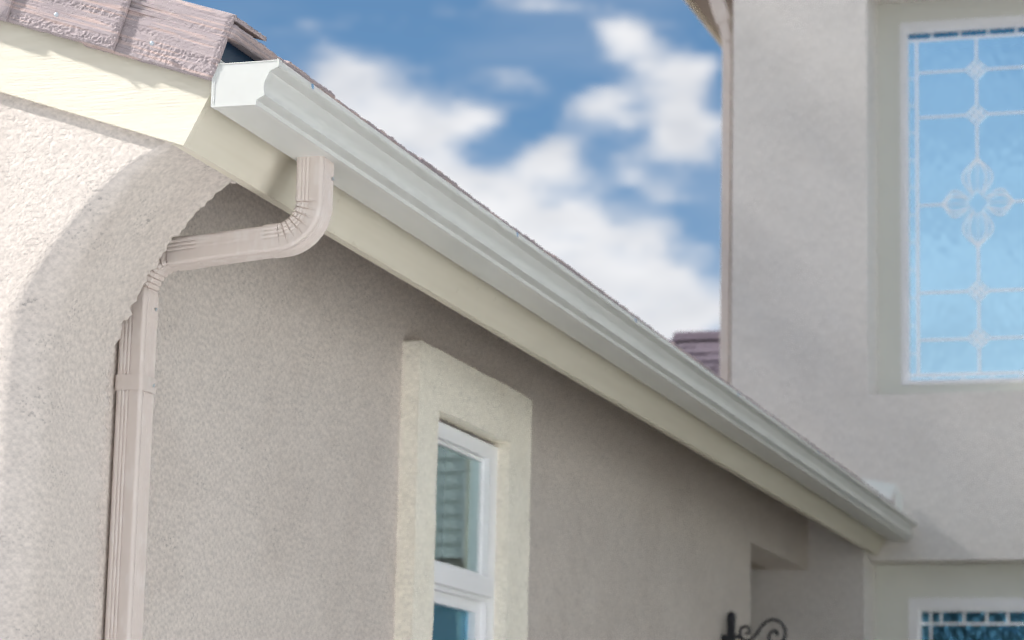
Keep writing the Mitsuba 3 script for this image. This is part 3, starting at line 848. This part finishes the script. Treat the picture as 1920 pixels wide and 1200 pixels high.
# lower window under the overhang
LO = M + '__lower_window'
lx0, lz1 = -2.3302, 2.938
put(LO + '__casing', prism_y(sbox(lx0, 0.0, -1.21, lz1).difference(sbox(-2.145, 0.1, -1.30, 2.750)), 14.15, 14.30), 'mat_casing_far', label='cream surround of the lower window')
put(LO + '__frame', prism_y(sbox(-2.152, 0.1, -1.295, 2.757).difference(sbox(-2.100, 0.15, -1.34, 2.697)), 14.135, 14.26), 'mat_vinyl')
put(LO + '__frame', prism_y(sbox(-2.100, 0.15, -1.34, 2.697).difference(sbox(-2.088, 0.16, -1.352, 2.688)), 14.16, 14.24), 'mat_came')
scene['mat_lower_glass'] = {'type': 'bumpmap', 'arbitrary': mikit.proc(lambda p, n, uv: fbm(p.x * 42.0, p.y * 5.0, p.z * 26.0, 2), 2e-3), 'scale': 0.012,
                            'nested': {'type': 'thindielectric', 'int_ior': 1.9, 'ext_ior': 1.0, 'specular_reflectance': {'type': 'rgb', 'value': [0.22, 0.66, 1.0]}}}
put(LO + '__pane', box(-2.102, -1.338, 14.225, 14.226, 0.15, 2.70), 'mat_lower_glass', label='dark blue obscure glass')
for x in (-2.045, -1.99, -1.87, -1.75, -1.64, -1.53, -1.40):
    put(LO + '__came', prism_y(sbox(x - 0.006, 2.62 if x > -2.04 and x < -1.5 else 0.3, x + 0.006, 2.688), 14.215, 14.223), 'mat_came')
put(LO + '__came', prism_y(sbox(-2.088, 2.622, -1.352, 2.634), 14.216, 14.2222), 'mat_came')
scene['mat_blue_blind'] = rough((0.02, 0.07, 0.12), 0.8, 0.2)
put(LO + '__blind', box(-2.25, -1.25, 14.40, 14.41, 0.1, 2.85), 'mat_blue_blind')
# eaves and roof of the main house
eav = cat(box(-3.6, xl, 13.86, 22.0, 6.46, 6.48), box(xl, xr, 13.86, UY, 6.46, 6.48))
put(M + '__soffit', eav, 'mat_soffit')
put(M + '__eave_fascia', cat(box(-3.622, -3.60, 13.84, 22.0, 6.425, 6.60), box(-3.60, xr, 13.84, 13.86, 6.425, 6.60)), 'mat_fascia')
hip = trimesh.convex.convex_hull([[-3.65, 13.82, 6.60], [xr + .5, 13.82, 6.60], [xr + .5, 22.6, 6.6], [-3.65, 22.6, 6.6], [1.0, 17.9, 8.1], [3.0, 17.9, 8.1]])
put(M + '__upper_roof', hip, 'mat_tile_far')
# lap siding bay beyond the frame at right (seen mirrored in the narrow window)
for i in range(42):
    z = 2.955 + 0.079 * i
    put(M + '__lap_board', prism_x(Polygon([(13.900, z + 0.012), (13.944, z + 0.012), (13.944, z + 0.088), (13.918, z + 0.088)]), -0.725, 3.5), 'mat_siding')
put(M + '__lap_shadow_backing', box(-0.725, 3.5, 13.946, 13.957, 2.95, 6.4), 'mat_dark_wood')  # dark sheet behind the gaps, standing in for the lap shadow lines
put(M + '__corner_board', rbox(-0.790, -0.727, 13.885, 13.958, 2.95, 6.4, 0.003), 'mat_vinyl')
# small lower roof beyond the eave
rng = np.random.default_rng(3)
RR = M + '__rear_roof'
put(RR, cat(prism_x(Polygon([(14.2, 3.87), (16.0, 4.46), (17.8, 3.87)]), -9.5, -3.081)), 'mat_dark_wood', label='low tiled roof seen beyond the eave')
for c in range(6):
    for j in range(5):
        b = rbox(-0.148, 0.148, 0, 0.40, 0, 0.03, 0.006)
        b.apply_transform(trimesh.transformations.rotation_matrix(math.atan(SL) * 0.88, [1, 0, 0]))
        b.apply_translation([-3.24 - 0.30 * j - (0.15 if c % 2 else 0), 14.16 + 0.315 * c, 3.885 + 0.315 * SL * c + rng.uniform(0, .012)])
        put(RR + '__tile', b, 'mat_tile_far')
for j in range(2):
    cap_ = trimesh.convex.convex_hull(np.vstack([[[x, 16.0 + dy, 4.49 + dz + (0.012 if j else 0)] for dy, dz in ((-.11, 0.0), (-.07, .055), (0, .075), (.07, .055), (.11, 0.0))] for x in (-3.10 - 0.40 * j, -3.10 - 0.40 * (j + 1) + (.02 if j else -.04))]))
    put(RR + '__ridge_tile', cap_, 'mat_tile_far')
# ------------------------------------------------------------------ unseen white building added right of the frame to bounce sunlight
labels['added_garage'] = {'label': 'unseen white building with tiled roof added right of the court to bounce light', 'category': 'added_garage'}
put('added_garage__wall', box(3.6, 12.0, -9.0, 6.3, 0, 5.6), 'mat_white_wall')
put('added_garage__roof', prism_y(Polygon([(3.3, 5.602), (12.4, 5.602), (8.0, 6.9)]), -9.4, 6.6), 'mat_tile_far')

# ------------------------------------------------------------------ downspout at the corner of the main house
C_ = 'corner_downspout'
labels[C_] = {'label': 'slim pale downspout running down the left corner of the two-storey wall', 'category': 'downspout'}
def pipe_rect(a, b, w, d):
    a, b = np.array(a, float), np.array(b, float)
    t = (b - a) / np.linalg.norm(b - a)
    ux = np.cross([0, 1.0, 0], t); ux /= np.linalg.norm(ux)
    uy = np.cross(t, ux)
    pts = [p + sx * w / 2 * ux + sy * d / 2 * uy for p in (a, b) for sx, sy in ((-.8, -1), (.8, -1), (1, -.8), (1, .8), (.8, 1), (-.8, 1), (-1, .8), (-1, -.8))]
    return trimesh.convex.convex_hull(pts)
put(C_ + '__pipe', pipe_rect((-3.122, 14.02, 3.4), (-3.122, 14.02, 5.83), 0.052, 0.07), 'mat_downspout', smooth=25)
put(C_ + '__elbow', pipe_rect((-3.122, 14.02, 5.835), (-3.1425, 14.02, 5.945), 0.054, 0.072), 'mat_downspout', smooth=25)
put(C_ + '__offset_pipe', pipe_rect((-3.143, 14.02, 5.95), (-3.30, 14.02, 6.46), 0.084, 0.07), 'mat_downspout', smooth=25)

# ------------------------------------------------------------------ wrought iron bracket
B = 'wall_bracket'
labels[B] = {'label': 'black wrought iron scroll bracket on the shaded wall at bottom', 'category': 'bracket'}
BY = 11.75
def zp(u, v):
    """zoomed drawing units (12 per photo pixel at that place, 2.4 mm each pixel)"""
    return (-2.58 + (u / 12 - 32.5) * 0.00238, BY, 2.4758 - (v / 12 - 28.0) * 0.0024)
put(B + '__bar', rbox(-2.600, -2.566, BY - 0.017, BY + 0.017, 2.05, 2.455, 0.003), 'mat_iron')
fin = trimesh.creation.revolve([[0.0, -0.006], [0.020, -0.006], [0.023, 0.008], [0.019, 0.026], [0.010, 0.040], [0.0, 0.046]], sections=12)
fin.apply_translation([-2.5825, BY, 2.4625])
put(B + '__finial', fin, 'mat_iron', smooth=40)
sc_ = [(700, 665), (740, 690), (790, 670), (800, 600), (740, 535), (660, 535), (590, 610), (580, 720), (640, 810), (750, 840), (870, 780), (1000, 640), (1080, 520), (1190, 425), (1330, 375), (1480, 425), (1590, 550), (1615, 710), (1560, 850), (1450, 935), (1340, 925), (1260, 850), (1245, 740), (1300, 650), (1380, 620), (1430, 670), (1400, 720)]
put(B + '__scroll', tube(spline([zp(*q) for q in sc_], 160), 0.0078, 8), 'mat_iron', smooth=40)
put(B + '__tie', rbox(-2.570, -2.530, BY - 0.010, BY + 0.010, 2.383, 2.400, 0.003), 'mat_iron')
put(B + '__wall_plate', rbox(WX - 0.001, -2.597, BY - 0.02, BY + 0.02, 2.36, 2.40, 0.003), 'mat_iron')

# ------------------------------------------------------------------ unseen trunk and crown added left of the frame to thin the sun
TR = 'added_tree'
labels[TR] = {'label': 'unseen trunk and leafy crown added left of the house wing to thin the sunlight', 'category': 'added_tree'}
rng = np.random.default_rng(11)
tc = np.array([-11.4, 9.9, 12.3])
put(TR + '__trunk', tube(spline([(-11.2, 9.6, -0.2), (-11.3, 9.7, 4.0), (-11.1, 9.9, 8.5), (-11.5, 9.9, 13.5)], 40), np.linspace(0.24, 0.05, 40), 10), 'mat_bark', smooth=40)
limbs = []
for a in range(14):
    th = a * 2.4
    h0 = 6.5 + a * 0.45
    tip = tc + np.array([math.cos(th) * 3.2, math.sin(th) * 3.0, rng.uniform(-1.5, 2.2)])
    st_ = np.array([-11.25, 9.85, h0])
    limbs.append(tube(spline([st_, st_ * .5 + tip * .5 + [0, 0, -.3], tip], 14), np.linspace(0.07, 0.012, 14), 6))
put(TR + '__limbs', cat(*limbs), 'mat_bark', smooth=40, kind='stuff')
N = 34000
u = rng.normal(size=(N, 3)); u /= np.linalg.norm(u, axis=1, keepdims=True)
rr = rng.uniform(0, 1, N) ** (1 / 2.6)
c_ = tc + u * rr[:, None] * np.array([4.2, 3.8, 3.9]) * (0.85 + 0.3 * meshkit.fbm(u * 2.0, 3, 5))[:, None]
c_[26000:, 2] = 8.3 + 3.2 * rng.uniform(0, 1, N - 26000) ** 0.8      # thicker low in the crown
a1 = rng.normal(size=(N, 3)); a1 /= np.linalg.norm(a1, axis=1, keepdims=True)
a2 = np.cross(a1, rng.normal(size=(N, 3))); a2 /= np.linalg.norm(a2, axis=1, keepdims=True)
L_, W_ = rng.uniform(.042, .066, N)[:, None], rng.uniform(.019, .029, N)[:, None]
vv = np.stack([c_ - a1 * L_, c_ + a2 * W_, c_ + a1 * L_, c_ - a2 * W_], 1).reshape(-1, 3)
k4 = np.arange(N)[:, None] * 4
put(TR + '__crown', trimesh.Trimesh(vv, np.vstack([k4 + [0, 1, 2], k4 + [0, 2, 3]]), process=False), 'mat_leaf', kind='stuff')

# ------------------------------------------------------------------ unseen leafy block added right of the frame to darken the far end
HG = 'added_hedge'
labels[HG] = {'label': 'unseen dark green leafy block added right of the court to shade the far end', 'category': 'added_hedge', 'kind': 'stuff'}
N = 16000
hp = np.stack([rng.uniform(6.0, 8.0, N), rng.uniform(9.6, 26.0, N), rng.uniform(0.1, 6.6, N)], 1)
face_ = rng.integers(0, 3, N)
hp[:, 0] = np.where(face_ > 0, 6.0 + 0.25 * meshkit.fbm(hp * 1.3, 3, 2) + rng.uniform(-.08, .1, N), hp[:, 0])
hp[:, 2] = np.where(face_ == 0, 6.4 + 0.4 * meshkit.fbm(hp * 1.1, 3, 4) + rng.uniform(-.1, .1, N), hp[:, 2])
a1 = rng.normal(size=(N, 3)); a1 /= np.linalg.norm(a1, axis=1, keepdims=True)
a2 = np.cross(a1, rng.normal(size=(N, 3))); a2 /= np.linalg.norm(a2, axis=1, keepdims=True)
L_ = rng.uniform(.07, .12, N)[:, None]
hv = np.stack([hp - a1 * L_, hp + a2 * L_ * .55, hp + a1 * L_, hp - a2 * L_ * .55], 1).reshape(-1, 3)
hc = box(6.25, 7.9, 9.7, 25.9, 0.0, 6.45)
h4 = np.arange(N)[:, None] * 4
hm = trimesh.Trimesh(hv, np.vstack([h4 + [0, 1, 2], h4 + [0, 2, 3]]), process=False)
scene['mat_added_hedge'] = rough((0.045, 0.07, 0.03), 0.8, 0.2)
scene[HG] = mikit.ply(cat(hm, hc), 'mat_added_hedge')
